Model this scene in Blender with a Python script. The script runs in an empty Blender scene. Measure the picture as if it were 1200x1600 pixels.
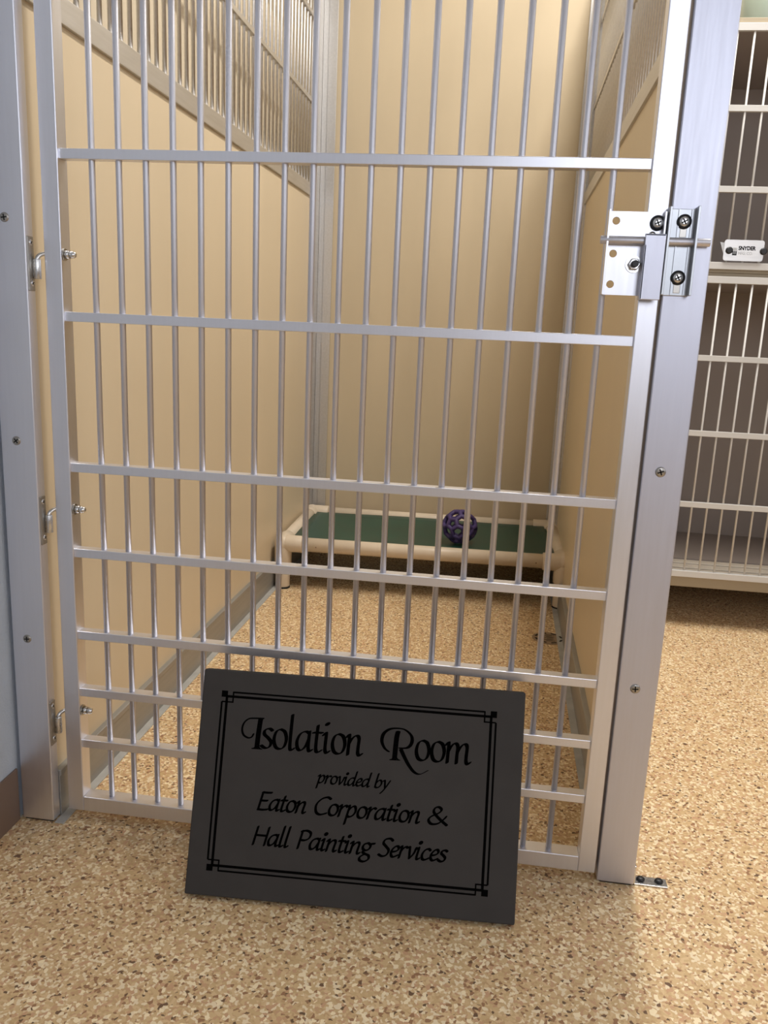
import bpy, bmesh, math, random
from mathutils import Vector, Matrix
random.seed(7)
S = bpy.context.scene
COL = S.collection

# ------------------------------------------------------------------ camera
cam_d = bpy.data.cameras.new('camera'); cam = bpy.data.objects.new('camera', cam_d); COL.objects.link(cam)
cam_d.sensor_fit = 'VERTICAL'; cam_d.sensor_height = 36.0; cam_d.sensor_width = 27.0
cam_d.lens = 1294.0/1600.0*36.0; cam_d.clip_start = 0.02
yaw, pitch, roll = -0.1278, -0.2195, 0.0436
fw = Vector((math.sin(yaw)*math.cos(pitch), math.cos(yaw)*math.cos(pitch), math.sin(pitch)))
r0 = Vector((math.cos(yaw), -math.sin(yaw), 0)); u0 = r0.cross(fw)
rt = math.cos(roll)*r0+math.sin(roll)*u0; up = -math.sin(roll)*r0+math.cos(roll)*u0
cm = Matrix((rt, up, -fw)).transposed().to_4x4(); cm.translation = Vector((0.6119, -1.0821, 0.7630))
cam.matrix_world = cm
S.camera = cam

# ------------------------------------------------------------------ light and exposure
S.view_settings.view_transform = 'Standard'; S.view_settings.look = 'None'
S.view_settings.gamma = 1.0; S.view_settings.use_curve_mapping = False
S.view_settings.exposure = 0.0
wd = bpy.data.worlds.new('daylight'); S.world = wd; wd.use_nodes = True
wd.node_tree.nodes['Background'].inputs[0].default_value = (0.75, 0.85, 1.0, 1); wd.node_tree.nodes['Background'].inputs[1].default_value = 1.0

def area(name, loc, target, sx, sy, power, color):
    d = bpy.data.lights.new(name, 'AREA'); d.shape = 'RECTANGLE'; d.size = sx; d.size_y = sy; d.energy = power; d.color = color
    o = bpy.data.objects.new(name, d); COL.objects.link(o); o.location = loc
    o.rotation_euler = (Vector(target)-Vector(loc)).to_track_quat('-Z', 'Y').to_euler()
    return o
WIN = (0.95, 1.95, 0.95, 2.20)       # window in the front wall: x0 x1 z0 z1
WY = -3.0
RWIN = (-1.9, -0.6, 0.95, 2.10)       # window in the right wall: y0 y1 z0 z1
XR = 2.7
area('window_daylight_front', (1.45, WY-0.06, 1.575), (1.45, 0, 1.575), 0.98, 1.23, 24, (0.90, 0.925, 1.0))
area('window_daylight_right', (XR+0.06, -1.25, 1.525), (0, -1.25, 1.525), 1.28, 1.13, 11, (1.0, 0.97, 0.95))
area('ceiling_light_room', (1.75, 0.70, 2.52), (1.75, 0.70, 0), 0.60, 0.8, 17, (1.0, 0.97, 0.93))
area('kennel_fill_light', (0.92, 0.68, 2.52), (0.92, 0.68, 0), 0.15, 1.1, 37, (1.0, 0.95, 0.88))  # added lamp, unseen, brightens the kennel panels and floor

# ------------------------------------------------------------------ materials
def new_mat(name):
    m = bpy.data.materials.new(name); m.use_nodes = True
    return m, m.node_tree.nodes, m.node_tree.links, m.node_tree.nodes['Principled BSDF']
def noise_mat(name, c, rough=0.5, metal=0.0, var=0.06, scale=12, rvar=0.06, bump=0.0, bscale=200, stretch=(1, 1, 1), spec=0.5):
    m, N, L, B = new_mat(name)
    tc = N.new('ShaderNodeTexCoord'); mp = N.new('ShaderNodeMapping'); mp.inputs['Scale'].default_value = stretch
    L.new(tc.outputs['Object'], mp.inputs[0])
    nz = N.new('ShaderNodeTexNoise'); nz.inputs['Scale'].default_value = scale; nz.inputs['Detail'].default_value = 5
    L.new(mp.outputs[0], nz.inputs['Vector'])
    cr = N.new('ShaderNodeValToRGB')
    cr.color_ramp.elements[0].position = 0.3; cr.color_ramp.elements[1].position = 0.7
    cr.color_ramp.elements[0].color = tuple(max(0, k*(1-var)) for k in c)+(1,)
    cr.color_ramp.elements[1].color = tuple(min(1, k*(1+var)) for k in c)+(1,)
    L.new(nz.outputs['Fac'], cr.inputs[0]); L.new(cr.outputs[0], B.inputs['Base Color'])
    mr = N.new('ShaderNodeMapRange'); mr.inputs[3].default_value = max(0.02, rough-rvar); mr.inputs[4].default_value = min(1, rough+rvar)
    L.new(nz.outputs['Fac'], mr.inputs[0]); L.new(mr.outputs[0], B.inputs['Roughness'])
    B.inputs['Metallic'].default_value = metal; B.inputs['Specular IOR Level'].default_value = spec
    if bump:
        n2 = N.new('ShaderNodeTexNoise'); n2.inputs['Scale'].default_value = bscale; n2.inputs['Detail'].default_value = 3
        L.new(tc.outputs['Object'], n2.inputs['Vector'])
        bp = N.new('ShaderNodeBump'); bp.inputs['Strength'].default_value = bump; bp.inputs['Distance'].default_value = 0.002
        L.new(n2.outputs['Fac'], bp.inputs['Height']); L.new(bp.outputs[0], B.inputs['Normal'])
    return m
def floor_mat():
    m, N, L, B = new_mat('flake_floor')
    tc = N.new('ShaderNodeTexCoord')
    nz = N.new('ShaderNodeTexNoise'); nz.inputs['Scale'].default_value = 130; nz.inputs['Detail'].default_value = 2
    L.new(tc.outputs['Object'], nz.inputs['Vector'])
    mixv = N.new('ShaderNodeVectorMath'); mixv.operation = 'MULTIPLY_ADD'
    mixv.inputs[1].default_value = (0.006, 0.006, 0); L.new(nz.outputs['Color'], mixv.inputs[0]); L.new(tc.outputs['Object'], mixv.inputs[2])
    def chips(scale, stops, seed):
        mp = N.new('ShaderNodeMapping'); mp.inputs['Location'].default_value = (seed, seed*1.7, 0); L.new(mixv.outputs[0], mp.inputs[0])
        v = N.new('ShaderNodeTexVoronoi'); v.voronoi_dimensions = '2D'; v.inputs['Scale'].default_value = scale; L.new(mp.outputs[0], v.inputs['Vector'])
        sx = N.new('ShaderNodeSeparateColor'); L.new(v.outputs['Color'], sx.inputs[0])
        cr = N.new('ShaderNodeValToRGB'); cr.color_ramp.interpolation = 'CONSTANT'
        e = cr.color_ramp.elements
        while len(e) < len(stops): e.new(0.5)
        for el, (p, c) in zip(e, stops): el.position = p; el.color = c+(1,)
        L.new(sx.outputs[0], cr.inputs[0])
        return cr, sx
    a, _ = chips(310, [(0, (0.620, 0.428, 0.218)), (.28, (0.700, 0.498, 0.273)), (.50, (0.840, 0.690, 0.465)), (.70, (0.570, 0.367, 0.187)), (.83, (0.580, 0.348, 0.195)), (.92, (0.340, 0.188, 0.094)), (.97, (0.150, 0.089, 0.047))], 0.3)
    b, sb = chips(225, [(0, (0.660, 0.461, 0.242)), (.38, (0.920, 0.761, 0.499)), (.68, (0.600, 0.357, 0.203)), (.84, (0.340, 0.179, 0.090)), (.95, (0.170, 0.094, 0.051))], 4.1)
    gt = N.new('ShaderNodeMath'); gt.operation = 'GREATER_THAN'; gt.inputs[1].default_value = 0.76; L.new(sb.outputs[1], gt.inputs[0])
    mx = N.new('ShaderNodeMix'); mx.data_type = 'RGBA'; L.new(gt.outputs[0], mx.inputs['Factor']); L.new(a.outputs[0], mx.inputs['A']); L.new(b.outputs[0], mx.inputs['B'])
    L.new(mx.outputs['Result'], B.inputs['Base Color'])
    B.inputs['Roughness'].default_value = 0.5; B.inputs['Specular IOR Level'].default_value = 0.35
    n2 = N.new('ShaderNodeTexNoise'); n2.inputs['Scale'].default_value = 260; L.new(tc.outputs['Object'], n2.inputs['Vector'])
    bp = N.new('ShaderNodeBump'); bp.inputs['Strength'].default_value = 0.25; bp.inputs['Distance'].default_value = 0.001
    L.new(n2.outputs['Fac'], bp.inputs['Height']); L.new(bp.outputs[0], B.inputs['Normal'])
    return m
M = {}
M['floor'] = floor_mat()
M['wall_grey'] = noise_mat('orange_peel_wall', (.54, .60, .68), .7, bump=.6, bscale=260, var=.03)
M['wall_lit'] = noise_mat('lit_cream_wall', (.76, .66, .50), .55, var=.04, scale=2.2, stretch=(3, 3, .5))  # cream wall lightened in colour, making up for light lost behind the bars
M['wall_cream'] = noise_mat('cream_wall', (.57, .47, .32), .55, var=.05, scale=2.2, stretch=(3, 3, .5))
M['wall_room'] = noise_mat('taupe_wall', (.34, .33, .33), .7, var=.04, bump=.5, bscale=260)
M['ceiling'] = noise_mat('ceiling_white', (.42, .41, .39), .8, bump=.3)
M['base_brown'] = noise_mat('brown_vinyl', (.20, .135, .10), .5, var=.05)
M['panel'] = noise_mat('cream_panel', (.68, .565, .395), .42, var=.03, scale=1.6, stretch=(3, 3, .4))
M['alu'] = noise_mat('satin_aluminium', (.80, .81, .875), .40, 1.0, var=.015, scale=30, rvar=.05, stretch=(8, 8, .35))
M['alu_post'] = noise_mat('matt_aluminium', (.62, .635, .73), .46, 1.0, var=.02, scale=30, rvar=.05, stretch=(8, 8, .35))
M['alu_bar'] = noise_mat('bar_aluminium', (.66, .66, .715), .50, 1.0, var=.03, scale=30, rvar=.05, stretch=(8, 8, .35))
M['alu_dull'] = noise_mat('dull_aluminium', (.66, .65, .64), .48, 1.0, var=.05, scale=25, stretch=(6, .4, 6))
M['channel'] = noise_mat('grey_channel', (.40, .40, .39), .5, .7, var=.08, scale=18, stretch=(6, .4, 6))
M['sealant'] = noise_mat('grey_sealant', (.42, .41, .38), .6, var=.12, scale=30)
M['steel'] = noise_mat('zinc_steel', (.70, .70, .70), .28, 1.0, var=.06, scale=60)
M['strike'] = noise_mat('galvanised_strike', (.46, .48, .51), .38, 1.0, var=.08, scale=80)
M['steel_dark'] = noise_mat('worn_steel', (.42, .40, .37), .35, 1.0, var=.1, scale=60)
M['black'] = noise_mat('black_plastic', (.012, .012, .014), .45, var=.2)
M['rubber'] = noise_mat('black_rubber', (.02, .02, .02), .7, var=.2)
M['dark'] = noise_mat('slot_shade', (.01, .009, .008), .8, var=.1)  # near-black, shade inside screw recesses and drain slots put into colour
M['pvc'] = noise_mat('cream_pvc', (.70, .60, .47), .38, var=.07, scale=14)
M['pvc_fit'] = noise_mat('cream_pvc_fitting', (.68, .58, .45), .4, var=.06, scale=14)
M['green'] = noise_mat('green_vinyl', (.012, .060, .040), .40, var=.2, scale=9, bump=.2, bscale=500)
M['purple'] = noise_mat('purple_rubber', (.062, .040, .155), .5, var=.12, scale=40)
M['sign'] = noise_mat('charcoal_board', (.060, .056, .054), .65, var=.06, scale=16, spec=.10)
M['ink'] = noise_mat('black_engraving', (.002, .002, .002), .9, var=.1, spec=.02)
M['enamel'] = noise_mat('white_enamel', (.62, .61, .59), .35, var=.03)
M['cage'] = noise_mat('tan_laminate', (.36, .30, .21), .5, var=.05, scale=6)
M['cage_in'] = noise_mat('taupe_laminate', (.35, .295, .26), .5, var=.04, scale=5)
M['slat'] = noise_mat('lit_cream_slat', (.70, .62, .51), .5, var=.04)  # pale tone paints the sunlit front band of the cage floor
M['plate'] = noise_mat('brushed_plate', (.72, .70, .68), .35, .85, var=.05, scale=30, stretch=(1, 8, 8))
M['greyprint'] = noise_mat('grey_print', (.40, .40, .40), .6, var=.05)
M['tub'] = noise_mat('sage_plastic', (.27, .32, .26), .35, var=.12, scale=5, stretch=(3, 3, .5))
M['drain'] = noise_mat('tan_grate', (.30, .21, .13), .5, var=.1, scale=60)
M['frame_white'] = noise_mat('window_white', (.8, .8, .78), .4, var=.03)

# ------------------------------------------------------------------ mesh helpers
class MB:
    def __init__(s): s.bm = bmesh.new()
    def _mi(s, before, mi):
        for f in s.bm.faces:
            if f not in before: f.material_index = mi
    def box(s, x0, x1, y0, y1, z0, z1, bevel=0.0, mi=0, seg=2):
        bm = bmesh.new()
        bmesh.ops.create_cube(bm, size=1.0)
        for v in bm.verts:
            v.co = Vector((x0+(x1-x0)*(v.co.x+.5), y0+(y1-y0)*(v.co.y+.5), z0+(z1-z0)*(v.co.z+.5)))
        if bevel: bmesh.ops.bevel(bm, geom=bm.edges[:], offset=bevel, segments=seg, profile=.5, affect='EDGES')
        s.add(bm, mi); return s
    def add(s, bm, mi=0, mat=None, smooth=None):
        vm = {}
        for v in bm.verts: vm[v] = s.bm.verts.new(mat @ v.co if mat else v.co)
        for f in bm.faces:
            try: g = s.bm.faces.new([vm[v] for v in f.verts])
            except ValueError: continue
            g.material_index = mi; g.smooth = f.smooth if smooth is None else smooth
        bm.free()
    def cyl(s, a, b, r, r2=None, seg=20, mi=0, caps=True, bevel=0.0):
        a = Vector(a); b = Vector(b); d = b-a
        prof = [(r, 0.0), (r2 if r2 is not None else r, d.length)]
        if bevel:
            R2 = prof[1][0]
            prof = [(r-bevel, 0), (r-bevel*.3, bevel*.3), (r, bevel), (R2, d.length-bevel), (R2-bevel*.3, d.length-bevel*.3), (R2-bevel, d.length)]
        return s.lathe(a, d, prof, seg, mi, caps)
    def lathe(s, a, d, prof, seg=20, mi=0, caps=True):
        a = Vector(a); q = Vector(d).normalized().to_track_quat('Z', 'Y')
        rings = []
        for r, h in prof:
            rings.append([s.bm.verts.new(a+q @ Vector((r*math.cos(2*math.pi*k/seg), r*math.sin(2*math.pi*k/seg), h))) for k in range(seg)])
        for i in range(len(rings)-1):
            for k in range(seg):
                f = s.bm.faces.new((rings[i][k], rings[i][(k+1) % seg], rings[i+1][(k+1) % seg], rings[i+1][k])); f.smooth = True; f.material_index = mi
        if caps:
            f = s.bm.faces.new(list(reversed(rings[0]))); f.material_index = mi
            f = s.bm.faces.new(rings[-1]); f.material_index = mi
        return s
    def tube(s, pts, r, seg=14, mi=0):
        pts = [Vector(p) for p in pts]; rings = []; n = len(pts)
        t0 = (pts[1]-pts[0]).normalized()
        ref = t0.orthogonal().normalized()
        for i, p in enumerate(pts):
            t = (pts[min(i+1, n-1)]-pts[max(i-1, 0)]).normalized()
            ref = (ref-t*ref.dot(t)).normalized(); bi = t.cross(ref)
            rings.append([s.bm.verts.new(p+r*(math.cos(2*math.pi*k/seg)*ref+math.sin(2*math.pi*k/seg)*bi)) for k in range(seg)])
        for i in range(n-1):
            for k in range(seg):
                f = s.bm.faces.new((rings[i][k], rings[i][(k+1) % seg], rings[i+1][(k+1) % seg], rings[i+1][k])); f.smooth = True; f.material_index = mi
        s.bm.faces.new(list(reversed(rings[0]))).material_index = mi; s.bm.faces.new(rings[-1]).material_index = mi
        return s
    def prism(s, poly, axis, h0, h1, mi=0):
        def P(a, b, h): return {'x': (h, a, b), 'y': (a, h, b), 'z': (a, b, h)}[axis]
        A = [s.bm.verts.new(P(a, b, h0)) for a, b in poly]; B = [s.bm.verts.new(P(a, b, h1)) for a, b in poly]
        n = len(poly)
        for k in range(n): s.bm.faces.new((A[k], A[(k+1) % n], B[(k+1) % n], B[k])).material_index = mi
        s.bm.faces.new(list(reversed(A))).material_index = mi; s.bm.faces.new(B).material_index = mi
        return s
    def obj(s, name, mats, parent=None, recalc=True):
        if recalc: bmesh.ops.recalc_face_normals(s.bm, faces=s.bm.faces[:])
        me = bpy.data.meshes.new(name); s.bm.to_mesh(me); s.bm.free()
        for m in (mats if isinstance(mats, (list, tuple)) else [mats]): me.materials.append(M[m])
        o = bpy.data.objects.new(name, me); COL.objects.link(o)
        if parent: o.parent = parent
        return o
def tag(o, label=None, cat=None, group=None, kind=None):
    if label: o['label'] = label
    if cat: o['category'] = cat
    if group: o['group'] = group
    if kind: o['kind'] = kind
    return o
def empty(name, loc, label, cat, rz=0.0, group=None):
    o = bpy.data.objects.new(name, None); COL.objects.link(o); o.location = loc; o.rotation_euler = (0, 0, rz); o.empty_display_size = .05
    return tag(o, label, cat, group)
def dup(o, parent=None, loc=None):
    c = o.copy(); COL.objects.link(c)
    if parent: c.parent = parent
    if loc is not None: c.location = loc
    return c
def struct(name, mb, mats):
    return tag(mb.obj(name, mats), kind='structure')

# ------------------------------------------------------------------ the room
XW, YB, H = -0.071, 1.70, 2.6
struct('floor', MB().box(XW-.1, XR+.1, WY-.1, YB+.1, -.1, 0), 'floor')
struct('ceiling', MB().box(XW-.1, XR+.1, WY-.1, YB+.1, H, H+.1), 'ceiling')
struct('wall_left', MB().box(XW-.1, XW, WY, 0.0, 0, H), 'wall_grey')
struct('wall_left_rear', MB().box(XW-.1, XW, 0.0, YB, 0, H), 'wall_lit')
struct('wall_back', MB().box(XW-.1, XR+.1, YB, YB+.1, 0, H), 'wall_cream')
wr = MB()
wr.box(XR, XR+.12, WY, RWIN[0], 0, H).box(XR, XR+.12, RWIN[1], YB, 0, H).box(XR, XR+.12, RWIN[0], RWIN[1], 0, RWIN[2]).box(XR, XR+.12, RWIN[0], RWIN[1], RWIN[3], H)
struct('wall_right', wr, 'wall_room')
w2 = MB()
for a, b, c, d in ((RWIN[0], RWIN[0]+.05, RWIN[2], RWIN[3]), (RWIN[1]-.05, RWIN[1], RWIN[2], RWIN[3]), (RWIN[0], RWIN[1], RWIN[2], RWIN[2]+.05), (RWIN[0], RWIN[1], RWIN[3]-.05, RWIN[3])):
    w2.box(XR-.012, XR+.05, a, b, c, d, .004)
struct('window_2', w2, 'frame_white')
wf = MB()
wf.box(XW-.1, WIN[0], WY-.12, WY, 0, H).box(WIN[1], XR+.1, WY-.12, WY, 0, H).box(WIN[0], WIN[1], WY-.12, WY, 0, WIN[2]).box(WIN[0], WIN[1], WY-.12, WY, WIN[3], H)
struct('wall_front', wf, 'wall_room')
wn = MB()
for a, b, c, d in ((WIN[0], WIN[0]+.05, WIN[2], WIN[3]), (WIN[1]-.05, WIN[1], WIN[2], WIN[3]), (WIN[0], WIN[1], WIN[2], WIN[2]+.05), (WIN[0], WIN[1], WIN[3]-.05, WIN[3])):
    wn.box(a, b, WY-.05, WY+.012, c, d, .004)
wn.box((WIN[0]+WIN[1])/2-.02, (WIN[0]+WIN[1])/2+.02, WY-.04, WY+.005, WIN[2], WIN[3])
struct('window_1', wn, 'frame_white')
struct('baseboard_left', MB().box(XW, XW+.0035, WY, -.0225, 0, .086, .001), 'base_brown')

# ------------------------------------------------------------------ small hardware
def cross_screw(name, parent, p, n, r, mats=('steel_dark', 'dark'), dome=.25, rot=.5):
    """countersunk cross-head screw: head disc plus a dark cross coloured as its shaded recess"""
    mb = MB(); p = Vector(p); n = Vector(n).normalized(); h = r*dome
    mb.lathe(p-n*.001, n, [(r, 0), (r, .001+h*.3), (r*.8, .001+h*.8), (r*.4, .001+h)], 24, 0)
    q = n.to_track_quat('Z', 'Y')
    for k in range(2):
        a = rot+k*math.pi/2
        b = bmesh.new(); bmesh.ops.create_cube(b, size=1)
        mt = Matrix.Translation(p+n*h*.95) @ q.to_matrix().to_4x4() @ Matrix.Rotation(a, 4, 'Z') @ Matrix.Diagonal((r*1.25, r*.26, h*.5, 1))
        mb.add(b, 1, mt)
    return mb.obj(name, list(mats), parent)

# ------------------------------------------------------------------ posts
PX0, PX1, PY0, PY1 = -.0640, -.0130, -.0215, -.0025
lp = empty('kennel_post', (-.0385, -.012, 0), 'satin aluminium hinge post against the grey wall, left of the barred gate', 'post', group='aluminium kennel posts')
def pobj(mb, name, mats, parent):   # build in world coordinates, then hang on the thing
    o = mb.obj(name, mats, parent); o.matrix_parent_inverse = Matrix.Translation(-parent.location) if parent.rotation_euler.z == 0 else Matrix.Identity(4)
    return o
def fixp(o, parent): o.matrix_parent_inverse = Matrix.Translation(-parent.location); return o
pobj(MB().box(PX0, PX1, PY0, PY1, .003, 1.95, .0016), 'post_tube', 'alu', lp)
pobj(MB().box(PX0+.003, PX1-.003, PY0+.003, PY1-.003, 0, .004), 'foot_gap_shade', 'rubber', lp)  # black block standing in for the shaded gap under the post
for z in (1.18, .882, .588, .297): fixp(cross_screw('screw', lp, (-.041, PY0, z), (0, -1, 0), .0062, rot=random.random()), lp)
for zc in (.826, .476, .164):
    hp = pobj(MB().box(PX1-.0005, PX1+.0022, -.0200, -.0060, zc-.036, zc+.034, .001), 'hinge_plate', 'steel_dark', lp)
    for zz in (zc-.026, zc+.026):
        o = cross_screw('hinge_screw', hp, (PX1+.0022, -.013, zz), (1, 0, 0), .0040, ('steel', 'dark')); 
    b = MB().cyl((-.0070, -.0062, zc-.020), (-.0070, -.0062, zc+.006), .0050, bevel=.0008).box(PX1+.0010, -.0070, -.0095, -.0065, zc-.018, zc+.004).obj('hinge_barrel', 'steel', hp)

rp = empty('kennel_post', (.829, .0225, 0), 'satin aluminium latch post standing free on the floor, right of the barred gate', 'post', group='aluminium kennel posts')
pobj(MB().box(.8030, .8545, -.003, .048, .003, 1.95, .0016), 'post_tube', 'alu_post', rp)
pobj(MB().box(.8075, .8515, 0, .045, 0, .004), 'foot_gap_shade', 'rubber', rp)  # dark fill in place of the open gap's shade below this post
for z in (1.2, .598, .301): fixp(cross_screw('screw', rp, (.8255, -.003, z), (0, -1, 0), .0066, rot=random.random()), rp)
# strike channel
st = MB().box(.7985, .833, -.0058, -.0028, .815, .915, .0006)
st.box(.7985, .8015, -.020, -.0028, .815, .916, .0006).box(.8305, .8335, -.020, -.0028, .815, .917, .0006).box(.811, .8125, -.0075, -.005, .8155, .9145).box(.826, .8275, -.0075, -.005, .8155, .9145)
so = pobj(st, 'strike_channel', 'strike', rp)
for z in (.9005, .836):
    w = MB().lathe((.8185, -.0055, z), (0, -1, 0), [(.0086, 0), (.0086, .002), (.0055, .0025)], 24); w.obj('washer', 'black', so)
    cross_screw('strike_screw', so, (.8185, -.0078, z), (0, -1, 0), .0060, ('steel', 'dark'), rot=.5)
    MB().box(.8145, .8225, -.0062, -.005, z-.018, z-.007, .0005).obj('adjustment_slot', 'steel_dark', so)
# foot bracket
fb = MB().box(.8545, .903, .001, .020, .0003, .0028, .0006).box(.8545, .857, .001, .020, .0003, .030, .0006)
fo = pobj(fb, 'foot_bracket', 'steel', rp)
for x in (.8665, .8920):
    MB().lathe((x, .0115, .0026), (0, 0, 1), [(.0062, 0), (.0062, .0025), (.0045, .0042), (.002, .0048)], 6).obj('hex_screw', 'black', fo)
cross_screw('bracket_screw', fo, (.857, .011, .022), (1, 0, 0), .0035, ('steel', 'dark'))

# ------------------------------------------------------------------ the gate
gate = empty('kennel_gate', (0, 0, 0), 'closed aluminium gate of upright bars between the two posts, sign leaning on it', 'gate')
W, SW, T, GB, GT = .80, .0244, .0254, .012, 1.86
MB().box(0, SW, 0, T, GB, GT, .0012).obj('stile', 'alu', gate)
MB().box(W-SW, W, 0, T, GB, GT, .0012).obj('stile', 'alu', gate)
MB().box(SW, W-SW, .0002, T-.0002, GB, GB+.0236, .0010).obj('frame_rail', 'alu', gate)
MB().box(SW, W-SW, .0002, T-.0002, GT-.0236, GT, .0010).obj('frame_rail', 'alu', gate)
ry0, ry1, rh = .0042, .0212, .0064
r_ = MB().box(SW-.0005, W-SW+.0005, ry0, ry1, -rh, rh, .0008).obj('cross_rail', 'alu', gate)
RZ = [1.60, 1.39, 1.175, .9661, .7586, .5505, .4252, .2989, .2080, .1238]
r_.location.z = RZ[0]
for z in RZ[1:]: dup(r_, gate, (0, 0, z))
b_ = MB().cyl((0, .0127, GB+.0236), (0, .0127, GT-.0236), .0042, seg=16).obj('bar', 'alu_bar', gate)
for i in range(19):
    o = b_ if i == 0 else dup(b_, gate)
    o.location = (.0653+.0371*i, 0, 0)
for zc in (.826, .476, .164):
    zt = zc+.0125
    pts = [(-.0070, -.0062, zc-.012), (-.0070, -.0062, zt-.008)]
    for k in range(1, 8):
        a = k/7*math.pi/2; q_ = 1-math.cos(a); pts.append((-.0070+.0075*q_, -.0062+.0115*q_, zt-.008+.009*math.sin(a)))
    pts += [(.004, .0075, zt+.001), (.010, .0080, zt+.001), (.0345, .0080, zt+.001)]
    hb = MB().tube(pts, .0030).obj('hook_bolt', 'steel', gate)
    MB().lathe((SW, .0080, zt+.001), (1, 0, 0), [(.0078, 0), (.0078, .0018)], 20).obj('washer', 'steel_dark', hb)
    nz_ = MB().lathe((SW+.0018, .0080, zt+.001), (1, 0, 0), [(.0058, 0), (.0058, .0062)], 6)
    nz_.lathe((SW+.008, .0080, zt+.001), (1, 0, 0), [(.0048, 0), (.0048, .0045), (.0040, .0072), (.0022, .0088)], 16)
    nz_.obj('acorn_nut', 'steel', hb)

# latch: plate with real holes
def plate_with_holes(x0, x1, z0, z1, y0, y1, holes):
    """plate cut into a grid of cells; a holed cell gets a ring of quads around its hole"""
    mb = MB(); xs = sorted({x0, x1}); zs = sorted({z0, z1} | {h[1]-.009 for h in holes} | {h[1]+.009 for h in holes})
    hx0, hx1 = holes[0][0]-.009, holes[0][0]+.009
    xs = [x0, max(x0, hx0), hx1, x1]
    def quadbox(a, b, c, d): mb.box(a, b, y0, y1, c, d)
    for i in range(3):
        for j in range(len(zs)-1):
            a, b, c, d = xs[i], xs[i+1], zs[j], zs[j+1]
            if b-a < 1e-6: continue
            hh = [h for h in holes if a <= h[0] <= b and c < h[1] < d]
            if not hh: quadbox(a, b, c, d); continue
            hx, hz, hr = hh[0]; n = 32
            inner = []; outer = []
            for k in range(n):
                t = 2*math.pi*k/n; ct, sn = math.cos(t), math.sin(t)
                inner.append((hx+hr*ct, hz+hr*sn))
                f = 1e9
                if ct > 1e-9: f = min(f, (b-hx)/ct)
                if ct < -1e-9: f = min(f, (a-hx)/ct)
                if sn > 1e-9: f = min(f, (d-hz)/sn)
                if sn < -1e-9: f = min(f, (c-hz)/sn)
                outer.append((hx+f*ct, hz+f*sn))
            V = lambda p, y: mb.bm.verts.new((p[0], y, p[1]))
            I0 = [V(p, y0) for p in inner]; I1 = [V(p, y1) for p in inner]; O0 = [V(p, y0) for p in outer]; O1 = [V(p, y1) for p in outer]
            for k in range(n):
                l = (k+1) % n
                mb.bm.faces.new((I0[k], I0[l], O0[l], O0[k])); mb.bm.faces.new((I1[k], O1[k], O1[l], I1[l])); mb.bm.faces.new((I0[k], I1[k], I1[l], I0[l]))
    return mb
lpz0, lpz1 = .8135, .911
pl = plate_with_holes(.7315, .7975, lpz0, lpz1, -.0030, -.0002, [(.7400, .900, .0046), (.7400, .862, .0046), (.7400, .826, .0046)])
pl.box(.7295, .7320, -.0150, -.0002, lpz0-.0005, lpz1+.001, .0004)
pl.box(.7945, .7970, -.0140, -.0002, lpz0, lpz1, .0004)
plo = pl.obj('latch_plate', 'alu', gate)
MB().lathe((.7885, -.0030, .8985), (0, -1, 0), [(.0090, 0), (.0090, .002), (.0058, .0027)], 24).obj('washer', 'black', plo)
cross_screw('latch_screw', plo, (.7885, -.0054, .8985), (0, -1, 0), .0060, ('steel', 'dark'), rot=.4)
MB().lathe((.7835, -.0030, .8845), (0, -1, 0), [(.0042, 0), (.0042, .002), (.002, .003)], 16).obj('rivet', 'steel_dark', plo)
nb = MB().lathe((.7655, -.0030, .8500), (0, -1, 0), [(.0098, 0), (.0098, .0016)], 24, 0)
nb.lathe((.7655, -.0046, .8500), (0, -1, 0), [(.0072, 0), (.0072, .0055), (.006, .0065)], 6, 0)
nb.lathe((.7655, -.0105, .8500), (0, -1, 0), [(.0042, 0), (.0042, .0075), (.0034, .0085)], 16, 1)
nb.obj('lock_nut', ['steel', 'black'], plo)
MB().cyl((.7225, -.0105, .8770), (.8500, -.0105, .8770), .0048, bevel=.0007).obj('latch_bolt', 'alu_bar', gate)
hd = MB().box(.7735, .7975, -.0205, -.0180, .8085, .8845, .0008).box(.7735, .7760, -.0205, -.0040, .8085, .8720, .0006)
hd.box(.7735, .7975, -.0205, -.0155, .8820, .8845, .0006)
hd.obj('latch_slide', 'alu_post', gate)

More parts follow.
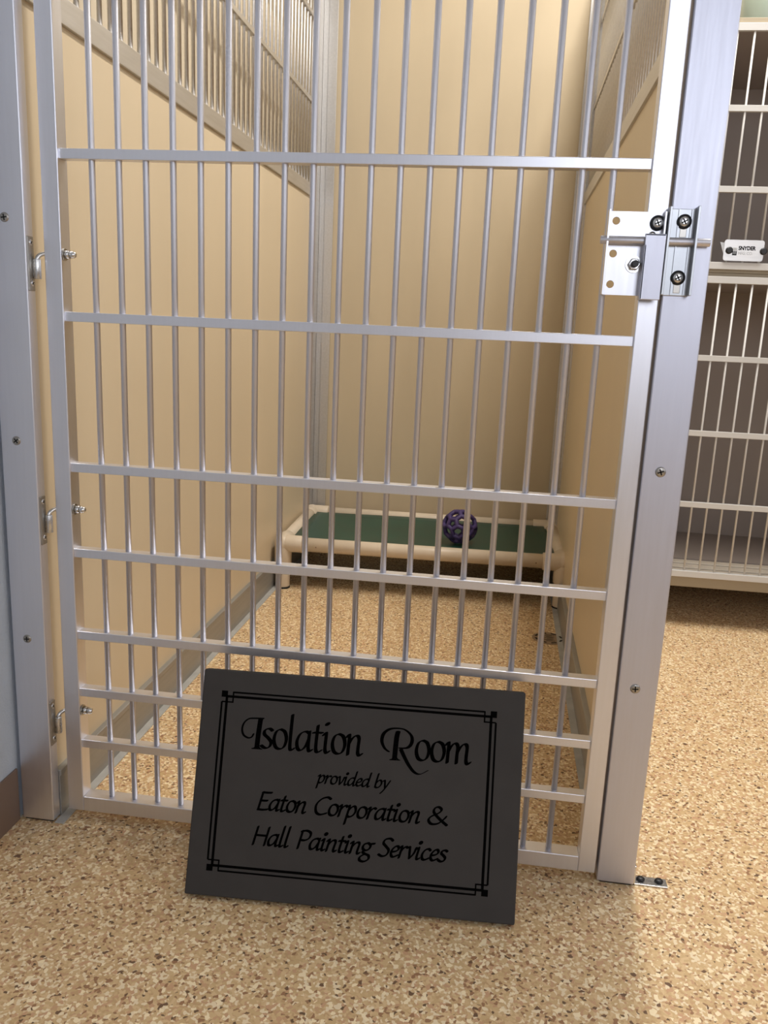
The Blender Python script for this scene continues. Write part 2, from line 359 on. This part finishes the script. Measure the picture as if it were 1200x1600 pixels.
# ------------------------------------------------------------------ side panels of the kennel
def side_panel(sgn, origin, rz, length, label, bar_start=.060):
    """local y runs to the back, local x = 0 is the face looking into the kennel, the thickness goes away from it"""
    t = empty('kennel_partition', origin, label, 'partition', rz, 'kennel side partitions')
    X = lambda d: -sgn*d          # depth behind the inner face
    def bx(d0, d1, y0, y1, z0, z1, bv=.0008):
        a, b = sorted((X(d0), X(d1))); return MB().box(a, b, y0, y1, z0, z1, bv)
    bx(.0055, .018, 0, length-.045, .074, 1.156, 0).obj('sheet', 'panel', t)
    bx(0, .024, 0, length, 1.150, 1.186).obj('mid_rail', 'alu_dull', t)
    bx(0, .024, length-.085 if sgn < 0 else length-.055, length, .074, 1.150).obj('stile', 'alu_dull', t)
    bx(0, .024, length-.055, length, 1.186, 1.9).obj('stile', 'alu_dull', t)
    bx(0, .024, 0, .03, 1.186, 1.9).obj('stile', 'alu_dull', t)
    bx(0, .024, .03, length-.055, 1.87, 1.9).obj('top_rail', 'alu_dull', t)
    c = bx(-.003, .024, 0, length, .0, .070); a, b = sorted((X(-.005), X(.006))); c.box(a, b, 0, length, .068, .078, .001)
    c.obj('base_channel', 'channel', t)
    bx(-.017, -.002, -.02, length, 0, .0018, .0005).obj('sealant_strip', 'sealant', t)
    for z in (1.426, 1.66): bx(.005, .019, .03, length-.055, z-.0062, z+.0062).obj('cross_rail', 'alu_dull', t)
    n = int((length-.055-bar_start+.015)/.0352)
    br = MB().cyl((X(.012), 0, 1.186), (X(.012), 0, 1.87), .0040, seg=12).obj('bar', 'alu_dull', t)
    for i in range(n+1):
        o = br if i == 0 else dup(br, t)
        o.location = (0, bar_start+.0352*i, 0)
    return t
a1 = math.atan2(-.014, 1.6)
lpan = side_panel(1, (-.0142, -.002, 0), a1, 1.697, 'cream kennel side partition with barred top on the left, beside the grey wall', .057)
MB().box(.0005, .0185, 1.6965, 1.6985, .0, 1.95, .0005).box(.0160, .0460, 1.6965, 1.6990, .0, 1.95, .0005).obj('wall_angle', 'alu_dull', lpan)
MB().cyl((.0, .777, 1.452), (.008, .777, 1.452), .005, seg=6).box(-.003, .002, .770, .784, 1.425, 1.462).obj('clamp_screw', 'steel', lpan)
a2 = math.atan2(-.016, 1.6)
rpan = side_panel(-1, (.8170, .050, 0), a2, 1.645, 'shaded cream kennel side partition with barred top on the right, behind the latch post')
MB().box(-.0265, -.001, 1.6440, 1.6468, .0, 1.95, .0005).box(-.004, -.0005, 1.60, 1.6468, .08, 1.15).obj('wall_angle', 'alu_dull', rpan)

# ------------------------------------------------------------------ dog bed
bed = empty('dog_bed', (.42, 1.42, 0), 'raised cream PVC pipe dog bed with green vinyl sheet at the back of the kennel', 'dog bed')
bx0, bx1, by0, by1, bz, pr = -.400, .407, -.205, .225, .1345, .0205
ry = .0
def rail(a, b): return MB().cyl(a, b, pr, seg=24)
for y in (by0, by1): rail((bx0, y, bz), (bx1, y, bz)).obj('rail', 'pvc', bed)
for x in (bx0, bx1): rail((x, by0, bz), (x, by1, bz)).obj('rail', 'pvc', bed)
for x, sx in ((bx0, 1), (bx1, -1)):
    for y, sy in ((by0, 1), (by1, -1)):
        f = MB().cyl((x-sx*.002, y, bz), (x+sx*.058, y, bz), .0248, seg=24, bevel=.002)
        f.cyl((x, y-sy*.002, bz), (x, y+sy*.058, bz), .0248, seg=24, bevel=.002)
        f.cyl((x, y, bz+.006), (x, y, bz-.060), .0248, seg=24, bevel=.002)
        b = bmesh.new(); bmesh.ops.create_uvsphere(b, u_segments=24, v_segments=16, radius=.0262)
        for fa in b.faces: fa.smooth = True
        f.add(b, 0, Matrix.Translation((x, y, bz)))
        f.obj('corner_fitting', 'pvc_fit', bed)
        lg = MB().cyl((x, y, .004), (x, y, bz-.055), pr, seg=24, bevel=.002).obj('leg', 'pvc', bed)
        MB().cyl((x, y, 0), (x, y, .006), pr+.0008, seg=24).obj('foot_cap', 'rubber', lg)
        MB().lathe((x, y-pr+.0003, .045), (0, -1, 0), [(.003, 0), (.0025, .0012)], 10).obj('leg_screw', 'steel_dark', lg)
sh = MB()      # sheet sags a few millimetres between the rails
nx, ny = 28, 16; gv = []
for i in range(nx+1):
    row = []
    for j in range(ny+1):
        fx, fy = i/nx, j/ny
        z = bz+.008-.010*(math.sin(math.pi*fx)*math.sin(math.pi*fy))**.6+.0012*math.sin(9*fx+4*fy)
        row.append(sh.bm.verts.new((bx0+.016+(bx1-bx0-.032)*fx, by0+.016+(by1-by0-.032)*fy, z)))
    gv.append(row)
for i in range(nx):
    for j in range(ny): sh.bm.faces.new((gv[i][j], gv[i+1][j], gv[i+1][j+1], gv[i][j+1])).smooth = True
sho = sh.obj('sheet', 'green', bed); md = sho.modifiers.new('thick', 'SOLIDIFY'); md.thickness = .002; md.offset = -1
for x in (-.37, -.30, .2, .33):
    MB().lathe((x, by0-pr+.0004, bz-.001), (0, -1, 0), [(.0022, 0), (.0016, .001)], 10).obj('stain_dot', 'drain', bed)
bed.rotation_euler.z = math.atan2(.022, .81)

# ------------------------------------------------------------------ ball: truncated icosahedron lattice
b = bmesh.new(); bmesh.ops.create_icosphere(b, subdivisions=1, radius=1.0)
iv = [v.co.normalized() for v in b.verts]; ie = [(e.verts[0].index, e.verts[1].index) for e in b.edges]; b.verts.index_update()
b.free()
R_ = .0535
tp = {}
for a, c in ie:
    tp[(a, c)] = (iv[a]*2+iv[c]).normalized(); tp[(c, a)] = (iv[c]*2+iv[a]).normalized()
edges = [((a, c), (c, a)) for a, c in ie]
keys = list(tp.keys())
for i in range(len(keys)):
    for j in range(i+1, len(keys)):
        if keys[i][0] == keys[j][0] and (tp[keys[i]]-tp[keys[j]]).length < .45: edges.append((keys[i], keys[j]))
me = bpy.data.meshes.new('rubber_ball'); idx = {k: n for n, k in enumerate(keys)}
vs = [tp[k]*(R_-.0064) for k in keys]; es = []
for e0, e1 in edges:     # arc the struts on the sphere
    p, q = tp[e0], tp[e1]; prev = idx[e0]
    for k in (1, 2, 3):
        vs.append((p.lerp(q, k/4)).normalized()*(R_-.0064)); es.append((prev, len(vs)-1)); prev = len(vs)-1
    es.append((prev, idx[e1]))
bb = MB()
for a, c in es: bb.cyl(vs[a], vs[c], .0066, seg=10, caps=False)
for p in vs:
    s_ = bmesh.new(); bmesh.ops.create_icosphere(s_, subdivisions=2, radius=.0066)
    for fa in s_.faces: fa.smooth = True
    bb.add(s_, 0, Matrix.Translation(p))
ball = bb.obj('rubber_ball', 'purple')
bpy.data.meshes.remove(me)
ball.location = (.531, 1.352, .1345-.001+R_+.001); ball.rotation_euler = (.45, .2, .3)
tag(ball, 'purple rubber lattice ball with hexagon holes resting on the green dog bed', 'ball')

# ------------------------------------------------------------------ floor drain
dr = empty('floor_drain', (.789, .969, 0), 'small round tan floor drain cover with dark slots near the right partition', 'drain')
MB().lathe((0, 0, 0), (0, 0, 1), [(.0425, 0), (.0425, .0008), (.0410, .0016)], 40).obj('grate', 'drain', dr)
sl = MB()
for k in range(8):
    a = k*math.pi/4+.35
    bq = bmesh.new(); bmesh.ops.create_cube(bq, size=1)
    sl.add(bq, 0, Matrix.Rotation(a, 4, 'Z') @ Matrix.Translation((.033, 0, .0016)) @ Matrix.Diagonal((.0055, .0145, .0006, 1)))
for k, (y, w_) in enumerate(((-.020, .022), (-.013, .026), (-.006, .018), (.002, .030), (.009, .020), (.016, .026), (.023, .022))):
    ox = (-1)**k*.004
    sl.box(ox-w_/2, ox+w_/2, y-.0011, y+.0011, .0013, .0019)
sl.obj('grate_slots', 'dark', dr)  # dark pieces on the grate, colour standing in for shaded openings

# ------------------------------------------------------------------ the sign
SA, SH, STK = math.radians(19.25), .300, .018
SL = .443
sign = empty('sign_board', (.2424, -.1457, .00593), 'dark charcoal sign board reading Isolation Room leaning against the gate', 'sign', 0)
# local axes: x along the board, y up the face, z out of the face
ux = Vector((.99868, .0513, 0)).normalized(); hn = Vector((-ux.y, ux.x, 0))
uw = math.sin(SA)*hn+math.cos(SA)*Vector((0, 0, 1)); un = ux.cross(uw)
mw = Matrix((ux, uw, un)).transposed().to_4x4(); mw.translation = Vector((.2424, -.1457, .00593))
sign.matrix_world = mw
MB().box(0, SL, 0, SH, -STK, 0, .0022, seg=3).obj('board', 'sign', sign)

def catmull(pts, sub=6):
    if len(pts) == 2: return [(pts[0][0]+(pts[1][0]-pts[0][0])*k/4, pts[0][1]+(pts[1][1]-pts[0][1])*k/4) for k in range(5)]
    P_ = [pts[0]]+list(pts)+[pts[-1]]; out = []
    for i in range(1, len(P_)-2):
        p0, p1, p2, p3 = P_[i-1:i+3]
        for k in range(sub):
            t = k/sub
            out.append(tuple(.5*((2*p1[d])+(-p0[d]+p2[d])*t+(2*p0[d]-5*p1[d]+4*p2[d]-p3[d])*t*t+(-p0[d]+3*p1[d]-3*p2[d]+p3[d])*t**3) for d in (0, 1)))
    out.append(tuple(pts[-1])); return out
def hull(ps):
    ps = sorted(set(ps)); 
    def half(pp):
        h = []
        for p in pp:
            while len(h) > 1 and (h[-1][0]-h[-2][0])*(p[1]-h[-2][1])-(h[-1][1]-h[-2][1])*(p[0]-h[-2][0]) <= 0: h.pop()
            h.append(p)
        return h[:-1]
    return half(ps)+half(ps[::-1])
ZI = .00025
def pen(mb, pts, major, minor, ang, xf, sub=6, mi=0, z=ZI, taper=None):
    """drag a broad elliptical nib along a stroke and fill what it sweeps"""
    c = catmull(pts, sub); n = len(c); st = []
    for i, p in enumerate(c):
        x, y = xf(p); f = 1.0
        if taper: f = taper[0]+(taper[1]-taper[0])*i/(n-1)
        st.append([(round(x+f*(major*math.cos(a)*math.cos(ang)-minor*math.sin(a)*math.sin(ang)), 7), round(y+f*(major*math.cos(a)*math.sin(ang)+minor*math.sin(a)*math.cos(ang)), 7)) for a in [k*math.pi/5 for k in range(10)]])
    for i in range(n-1):
        h = hull(st[i]+st[i+1])
        if len(h) > 2:
            f = mb.bm.faces.new([mb.bm.verts.new((x, y, z)) for x, y in h]); f.material_index = mi
# skeleton letters, x-height 1, baseline 0: (advance, strokes)
G = {
 'a': (.80, [[(.60, .90), (.44, .98), (.19, .84), (.05, .48), (.10, .12), (.25, .03), (.46, .24), (.60, .66)], [(.62, 1.0), (.60, .5), (.60, .16), (.67, .01), (.78, .10)]]),
 'b': (.74, [[(.12, 1.75), (.10, .9), (.10, .10)], [(.10, .14), (.26, .02), (.50, .16), (.62, .52), (.55, .88), (.40, .97), (.22, .80), (.11, .52)]]),
 'c': (.62, [[(.57, .84), (.42, .97), (.19, .83), (.06, .46), (.14, .10), (.32, .02), (.57, .18)]]),
 'd': (.82, [[(.60, .90), (.44, .98), (.19, .84), (.05, .48), (.10, .12), (.25, .03), (.46, .24), (.61, .66)], [(.66, 1.75), (.63, .9), (.61, .16), (.68, .01), (.79, .10)]]),
 'e': (.62, [[(.09, .44), (.36, .52), (.53, .72), (.44, .96), (.25, .90), (.08, .58), (.09, .22), (.27, .02), (.57, .20)]]),
 'g': (.78, [[(.34, .99), (.10, .84), (.07, .52), (.28, .34), (.52, .50), (.56, .82), (.36, .99)], [(.52, .92), (.66, .96), (.80, .98)], [(.20, .38), (.13, .20), (.32, .06), (.60, -.06), (.66, -.36), (.40, -.60), (.10, -.54), (.02, -.30), (.20, -.06), (.36, .04)]]),
 'i': (.40, [[(.0, .86), (.13, .99), (.12, .5), (.12, .14), (.20, .0), (.32, .10)], [(.15, 1.42), (.17, 1.44)]]),
 'l': (.38, [[(.13, 1.75), (.11, .9), (.11, .14), (.19, .0), (.31, .10)]]),
 'n': (.80, [[(-.02, .85), (.11, .99), (.10, .5), (.08, .0)], [(.09, .48), (.25, .82), (.45, .98), (.57, .84), (.55, .42), (.55, .12), (.63, .0), (.74, .10)]]),
 'm': (1.22, [[(-.02, .85), (.11, .99), (.10, .5), (.08, .0)], [(.09, .48), (.24, .82), (.42, .98), (.54, .84), (.52, .42), (.51, .0)], [(.52, .48), (.68, .82), (.87, .98), (.98, .84), (.96, .42), (.96, .12), (1.04, .0), (1.15, .10)]]),
 'o': (.72, [[(.34, .99), (.14, .86), (.05, .48), (.14, .12), (.34, .01), (.55, .14), (.64, .52), (.54, .88), (.34, .99)]]),
 'p': (.76, [[(-.02, .86), (.13, .99), (.12, .4), (.09, -.62)], [(.11, .14), (.26, .02), (.50, .16), (.63, .52), (.56, .88), (.42, .98), (.24, .80), (.12, .52)]]),
 'r': (.54, [[(-.02, .85), (.11, .99), (.10, .5), (.08, .0)], [(.09, .48), (.23, .82), (.40, .98), (.51, .90)]]),
 's': (.56, [[(.51, .88), (.36, .98), (.15, .88), (.14, .68), (.32, .52), (.48, .32), (.42, .08), (.22, .0), (.02, .12)]]),
 't': (.48, [[(.20, 1.32), (.17, .8), (.16, .16), (.25, .0), (.42, .11)], [(.0, .95), (.20, .97), (.42, .97)]]),
 'v': (.64, [[(.0, .90), (.12, .98), (.20, .5), (.27, .04)], [(.28, .03), (.50, .46), (.58, .96)]]),
 'y': (.66, [[(.0, .90), (.12, .98), (.22, .5), (.29, .10)], [(.62, .98), (.42, .30), (.20, -.30), (.02, -.62)]]),
 'E': (.84, [[(.13, 1.53), (.11, .0)], [(.11, 1.53), (.45, 1.52), (.76, 1.54)], [(.11, .80), (.35, .80), (.60, .82)], [(.09, .01), (.45, .0), (.78, .06)]]),
 'C': (1.02, [[(.98, 1.42), (.72, 1.56), (.34, 1.36), (.08, .84), (.18, .24), (.50, .0), (.92, .16)]]),
 'H': (1.10, [[(.13, 1.55), (.11, .0)], [(.94, 1.55), (.92, .0)], [(.11, .82), (.92, .82)]]),
 'P': (.86, [[(.14, 1.53), (.11, .0)], [(.08, 1.48), (.44, 1.57), (.74, 1.38), (.72, .96), (.46, .74), (.16, .74)]]),
 'S': (.80, [[(.78, 1.38), (.56, 1.55), (.24, 1.44), (.16, 1.12), (.42, .84), (.66, .54), (.58, .14), (.30, .0), (.02, .14)]]),
 '&': (1.10, [[(1.06, .0), (.62, .52), (.30, 1.04), (.34, 1.40), (.54, 1.52), (.70, 1.30), (.56, 1.00), (.18, .66), (.05, .34), (.22, .02), (.58, .10), (.90, .56), (.98, .74)]]),
}
def word(mb, text, u0, u1, base, xh, slant, nib, ang, thin, mi=0, z=ZI):
    """set a word so that it spans u0..u1 (mm) on a baseline"""
    tot = sum(G[ch][0] for ch in text)-.12; sx = (u1-u0)/tot; x = 0
    for ch in text:
        adv, strokes = G[ch]
        for s_ in strokes:
            xf = lambda p, x=x: ((u0+(p[0]+x)*sx+slant*p[1]*xh)/1000, (base+p[1]*xh)/1000)
            k = 1.5 if (ch == 'i' and len(s_) == 2) else 1
            pen(mb, s_, nib*k/1000, thin*k*(1.6 if k > 1 else 1)/1000, ang, xf, mi=mi, z=z)
        x += adv
R45 = math.radians(28)
t1 = MB()
mm = lambda p: (p[0]/1000, p[1]/1000)
# capital I with its swash, capital R with swash and long leg
pen(t1, [(76.3, 217.0), (74.0, 212.8), (69.0, 211.5), (62.5, 215.0), (60.0, 222.5), (62.0, 231.0), (68.0, 236.8), (76, 238.2), (88.5, 238.8)], .0015, .0009, R45, mm)
pen(t1, [(84.6, 238.0), (83.2, 220), (82.4, 198.8)], .0034, .0012, math.radians(5), mm)
pen(t1, [(75.8, 197.6), (89.6, 197.8)], .0008, .0006, 0, mm); pen(t1, [(80.5, 200.5), (78.6, 198.4), (76, 197.6)], .0010, .0006, 0, mm); pen(t1, [(85, 200.5), (87, 198.4), (89.4, 197.8)], .0010, .0006, 0, mm)
word(t1, 'solation', 87.5, 225.0, 199.6, 27.0, 0.0, 2.65, R45, .85)
t1.obj('lettering', 'ink', sign, recalc=False)
t1 = MB()
pen(t1, [(262.6, 208.6), (257.0, 212.8), (253.0, 221.5), (254.8, 231.5), (263.0, 238.2), (274.0, 240.0), (284.0, 238.6), (292.6, 231.5), (293.6, 222.5), (288.5, 215.6), (278.2, 214.0)], .0024, .0009, math.radians(-8), mm)
pen(t1, [(274.2, 235.6), (272.6, 226), (271.6, 199.2)], .0034, .0012, math.radians(5), mm)
pen(t1, [(265.4, 197.8), (279.0, 198.2)], .0008, .0006, 0, mm); pen(t1, [(270, 201), (268, 198.6), (265.6, 197.9)], .0010, .0006, 0, mm); pen(t1, [(274.5, 201), (276.5, 198.8), (278.8, 198.2)], .0010, .0006, 0, mm)
pen(t1, [(279.4, 212.8), (284.5, 203.5), (291.5, 192.5), (299.5, 184.0), (307.5, 182.2), (317.2, 187.6)], .0026, .0007, math.radians(25), mm, taper=(1.05, .65))
word(t1, 'oom', 299.0, 371.8, 200.0, 27.0, 0.0, 2.65, R45, .85)
t1.obj('lettering', 'ink', sign, recalc=False)
NI, TH, SLT = 2.1, .95, .22
A40 = math.radians(36)
for txt, a0, a1_, base, xh, sl_, nb_, th_ in (('provided', 168.6, 238.2, 159.6, 10.6, SLT, 1.55, .75), ('by', 246.0, 264.4, 159.6, 10.6, SLT, 1.55, .75),
        ('Eaton', 89.2, 154.0, 118.2, 15.0, SLT, NI, TH), ('Corporation', 166.0, 308.2, 118.4, 15.0, SLT, NI, TH), ('&', 320.8, 345.0, 118.8, 15.0, .05, NI, TH),
        ('Hall', 86.0, 134.0, 72.2, 15.2, SLT, NI, TH), ('Painting', 147.0, 246.5, 72.2, 15.2, SLT, NI, TH), ('Services', 257.6, 345.5, 72.0, 15.2, SLT, NI, TH)):
    t2 = MB(); word(t2, txt, a0, a1_, base, xh, sl_, nb_, A40, th_); t2.obj('lettering', 'ink', sign, recalc=False)
bd = MB()
def qrect(x0, y0, x1, y1, z=ZI): bd.bm.faces.new([bd.bm.verts.new((a/1000, c/1000, z)) for a, c in ((x0, y0), (x1, y0), (x1, y1), (x0, y1))])
XA, XB, YA, YB2 = 27.3, 406.0, 33.0, 272.4; q = 8.6
for cx, cy in ((XA, YA), (XB-q, YA), (XA, YB2-q), (XB-q, YB2-q)): qrect(cx, cy, cx+q, cy+q)
def hl(x0, x1, y, w): qrect(x0, y-w/2, x1, y+w/2)
def vl(x, y0, y1, w): qrect(x-w/2, y0, x+w/2, y1)
xi0, xi1, yi0, yi1 = XA+q-1.0, XB-q+1.0, YA+q-1.2, YB2-q+1.2
hl(xi0, xi1, yi0, 3.4); hl(xi0, xi1, yi1, 3.4); vl(xi0, yi0, yi1, 3.6); vl(xi1, yi0, yi1, 3.6)
xo0, xo1, yo0, yo1 = XA+1.0, XB-1.0, YA+1.0, YB2-1.5; ii = 15.4
hl(xo0+ii, xo1-ii, yo0, 2.3); hl(xo0+ii, xo1-ii, yo1, 2.3); vl(xo0, yo0+ii-2, yo1-ii+2, 2.6); vl(xo1, yo0+ii-2, yo1-ii+2, 2.6)
for x0, x1 in ((xo0, xo0+ii), (xo1-ii, xo1)):
    hl(x0, x1, yo0+ii-2, 1.9); hl(x0, x1, yo1-ii+2, 1.9)
for x in (xo0+ii, xo1-ii):
    vl(x, yo0-.9, yo0+ii-1.1, 2.0); vl(x, yo1-ii+1.1, yo1+.9, 2.0)
bd.obj('border', 'ink', sign, recalc=False)

# ------------------------------------------------------------------ cage bank beyond the post
CX0, CX1, CY0, CY1 = .885, 1.995, 1.152, 1.69  # unseen ends widened to block light from the floor underneath
def cage(z0, z1, rails, bar0, label):
    t = empty('animal_cage', (CX0, CY0, z0), label, 'cage', 0, 'stacked animal cages')
    def po(mb, name, mats, par=None):
        o = mb.obj(name, mats, par or t)
        if par is None: o.matrix_parent_inverse = Matrix.Translation((-CX0, -CY0, -z0))
        return o
    body = MB()
    body.box(CX0, CX0+.02, CY0+.012, CY1, z0, z1).box(CX1-.02, CX1, CY0+.012, CY1, z0, z1).box(CX0+.02, CX1-.02, CY1-.02, CY1, z0, z1)
    body.box(CX0+.02, CX1-.02, CY0+.012, CY1-.02, z0, z0+.010).box(CX0+.02, CX1-.02, CY0+.012, CY1-.02, z1-.02, z1)
    po(body, 'body', 'cage_in')
    fs = MB().box(CX0, CX1, CY0+.002, CY0+.0125, z0, rails[0]-.004, .001)
    fs.box(CX0, CX1, CY0+.002, CY0+.0125, rails[-1]+.004, z1, .001).box(CX0, CX0+.025, CY0+.002, CY0+.0125, rails[0]-.004, rails[-1]+.004).box(CX1-.025, CX1, CY0+.002, CY0+.0125, rails[0]-.004, rails[-1]+.004)
    po(fs, 'face_frame', 'cage')
    dx0, dx1 = CX0+.03, CX1-.03
    dm = MB()
    for z in (rails[0], rails[-1]): dm.box(dx0, dx1, CY0-.010, CY0+.0015, z-.0085, z+.0085, .001)
    for a, c in ((dx0, dx0+.016), (dx1-.016, dx1)): dm.box(a, c, CY0-.010, CY0+.0015, rails[0]-.0085, rails[-1]+.0085, .001)
    door = po(dm, 'door', 'enamel')
    for z in rails[1:-1]: MB().box(dx0+.01, dx1-.01, CY0-.0095, CY0+.001, z-.0072, z+.0072, .0008).obj('door_rail', 'enamel', door)
    x = bar0
    while x > dx0+.035: x -= .0387
    br = MB().cyl((0, CY0-.004, rails[0]), (0, CY0-.004, rails[-1]), .0027, seg=10).obj('door_bar', 'enamel', door); first = True
    while x < dx1-.02:
        if x > dx0+.02:
            o = br if first else dup(br, door); o.location = (x, 0, 0); first = False
        x += .0387
    return t
low = cage(.1135, .9300, [.152, .3415, .5295, .7210, .9130], 1.1433, 'lower white barred animal cage raised above the floor, beyond the latch post')
for k in range(3):
    o = MB().box(CX0+.02, CX1-.02, CY0+.018+k*.050, CY0+.051+k*.050, .143, .151, .002).obj('floor_slat', 'slat', low); o.matrix_parent_inverse = Matrix.Translation((-CX0, -CY0, -.1135))
o = MB().box(CX0+.02, CX1-.02, CY0+.172, CY1-.021, .1436, .149).obj('floor_tray', 'cage_in', low); o.matrix_parent_inverse = Matrix.Translation((-CX0, -CY0, -.1135))
for x in (CX0+.06, CX1-.06):
    for y in (CY0+.2, CY1-.06):
        c = MB().cyl((x, y, .0), (x, y, .114), .018); o = c.obj('foot', 'rubber', low); o.matrix_parent_inverse = Matrix.Translation((-CX0, -CY0, -.1135))
upc = cage(.9305, 1.5060, [.9466, 1.1251, 1.3070, 1.4830], 1.1505, 'upper white barred animal cage carrying a small metal name plate')
def upart(mb, name, mats, par=None):
    o = mb.obj(name, mats, par or upc)
    if par is None: o.matrix_parent_inverse = Matrix.Translation((-CX0, -CY0, -.9305))
    return o
# name plate wired to the bars, bent back at its left end
px0, px1, pz0, pz1, py = 1.1395, 1.2330, .9585, 1.0080, CY0-.0150
poly = []
for cx, cz, a0 in ((px1-.006, pz1-.006, 0), (px0+.006, pz1-.006, 90), (px0+.006, pz0+.006, 180), (px1-.006, pz0+.006, 270)):
    for k in range(6): poly.append((cx+.006*math.cos(math.radians(a0+18*k)), cz+.006*math.sin(math.radians(a0+18*k))))
npm = MB().prism(poly, 'y', py, py+.0015)
npl = upart(npm, 'name_plate', 'plate')
MB().prism([(px0-.0105, pz1-.006), (px0+.003, pz1-.008), (px0+.003, pz0+.008)], 'y', py+.0016, py+.006).obj('bent_tab', 'steel_dark', npl)
for x in (px0+.0125, px1-.0005): MB().lathe((x, py, .9825), (0, -1, 0), [(.0085, 0), (.0085, .0025), (.006, .005)], 24).obj('plate_screw', 'black', npl)
def text_mesh(txt, size, x, z, y, mat, par, name, bold=0.0, sx=1.0):
    cu = bpy.data.curves.new('t', 'FONT'); cu.body = txt; cu.size = size; cu.offset = bold; cu.fill_mode = 'FRONT'
    o = bpy.data.objects.new('t', cu); COL.objects.link(o)
    dg = bpy.context.evaluated_depsgraph_get(); me = bpy.data.meshes.new_from_object(o.evaluated_get(dg)); me.name = name
    bpy.data.objects.remove(o); bpy.data.curves.remove(cu)
    me.transform(Matrix.Translation((x, y, z)) @ Matrix.Rotation(math.pi/2, 4, 'X') @ Matrix.Diagonal((sx, 1, 1, 1)))
    me.materials.clear(); me.materials.append(M[mat])
    r = bpy.data.objects.new(name, me); COL.objects.link(r); r.parent = par; return r
text_mesh('SNYDER', .0125, px0+.034, .9845, py-.0004, 'ink', npl, 'lettering', .0005, .86)
text_mesh('MFG. CO.', .0095, px0+.034, .9735, py-.0004, 'greyprint', npl, 'lettering', .0, .86)
lg = MB().box(px0+.0205, px0+.0310, py-.0005, py, .9715, .9740)
for k in range(4): lg.box(px0+.0205+k*.0028, px0+.0205+k*.0028+.0019, py-.0005, py, .9740, .9815)
lg.obj('logo', 'ink', npl)
lg = MB()
for k in range(4): lg.box(px0+.0205+k*.0028, px0+.0205+k*.0028+.0019, py-.0005, py, .9825, .9890)
lg.obj('logo', 'greyprint', npl)

# ------------------------------------------------------------------ tub on top of the cages
tb = empty('storage_tub', (1.36, 1.40, 1.506), 'pale sage plastic tub standing on top of the upper cage', 'tub')
def ring(hw, hd, z, r=.05, n=6):
    out = []
    for cx, cy, a0 in ((hw-r, hd-r, 0), (-hw+r, hd-r, 90), (-hw+r, -hd+r, 180), (hw-r, -hd+r, 270)):
        for k in range(n+1): out.append((cx+r*math.cos(math.radians(a0+90*k/n)), cy+r*math.sin(math.radians(a0+90*k/n)), z))
    return out
tm = MB(); rings = [ring(.20, .14, 0), ring(.205, .145, .01), ring(.225, .165, .22), ring(.221, .161, .22), ring(.198, .138, .008)]
vr = [[tm.bm.verts.new(p) for p in r_1] for r_1 in rings]
for i in range(len(vr)-1):
    n = len(vr[i])
    for k in range(n): tm.bm.faces.new((vr[i][k], vr[i][(k+1) % n], vr[i+1][(k+1) % n], vr[i+1][k])).smooth = True
tm.bm.faces.new(list(reversed(vr[0]))); tm.bm.faces.new(vr[-1])
tm.obj('tub_body', 'tub', tb)
ld = MB(); rings = [ring(.232, .172, .214), ring(.234, .174, .228), ring(.225, .165, .236)]
vr = [[ld.bm.verts.new(p) for p in r_1] for r_1 in rings]
for i in range(2):
    n = len(vr[i])
    for k in range(n): ld.bm.faces.new((vr[i][k], vr[i][(k+1) % n], vr[i+1][(k+1) % n], vr[i+1][k]))
ld.bm.faces.new(list(reversed(vr[0]))); ld.bm.faces.new(vr[-1])
ld.obj('tub_lid', 'enamel', tb)
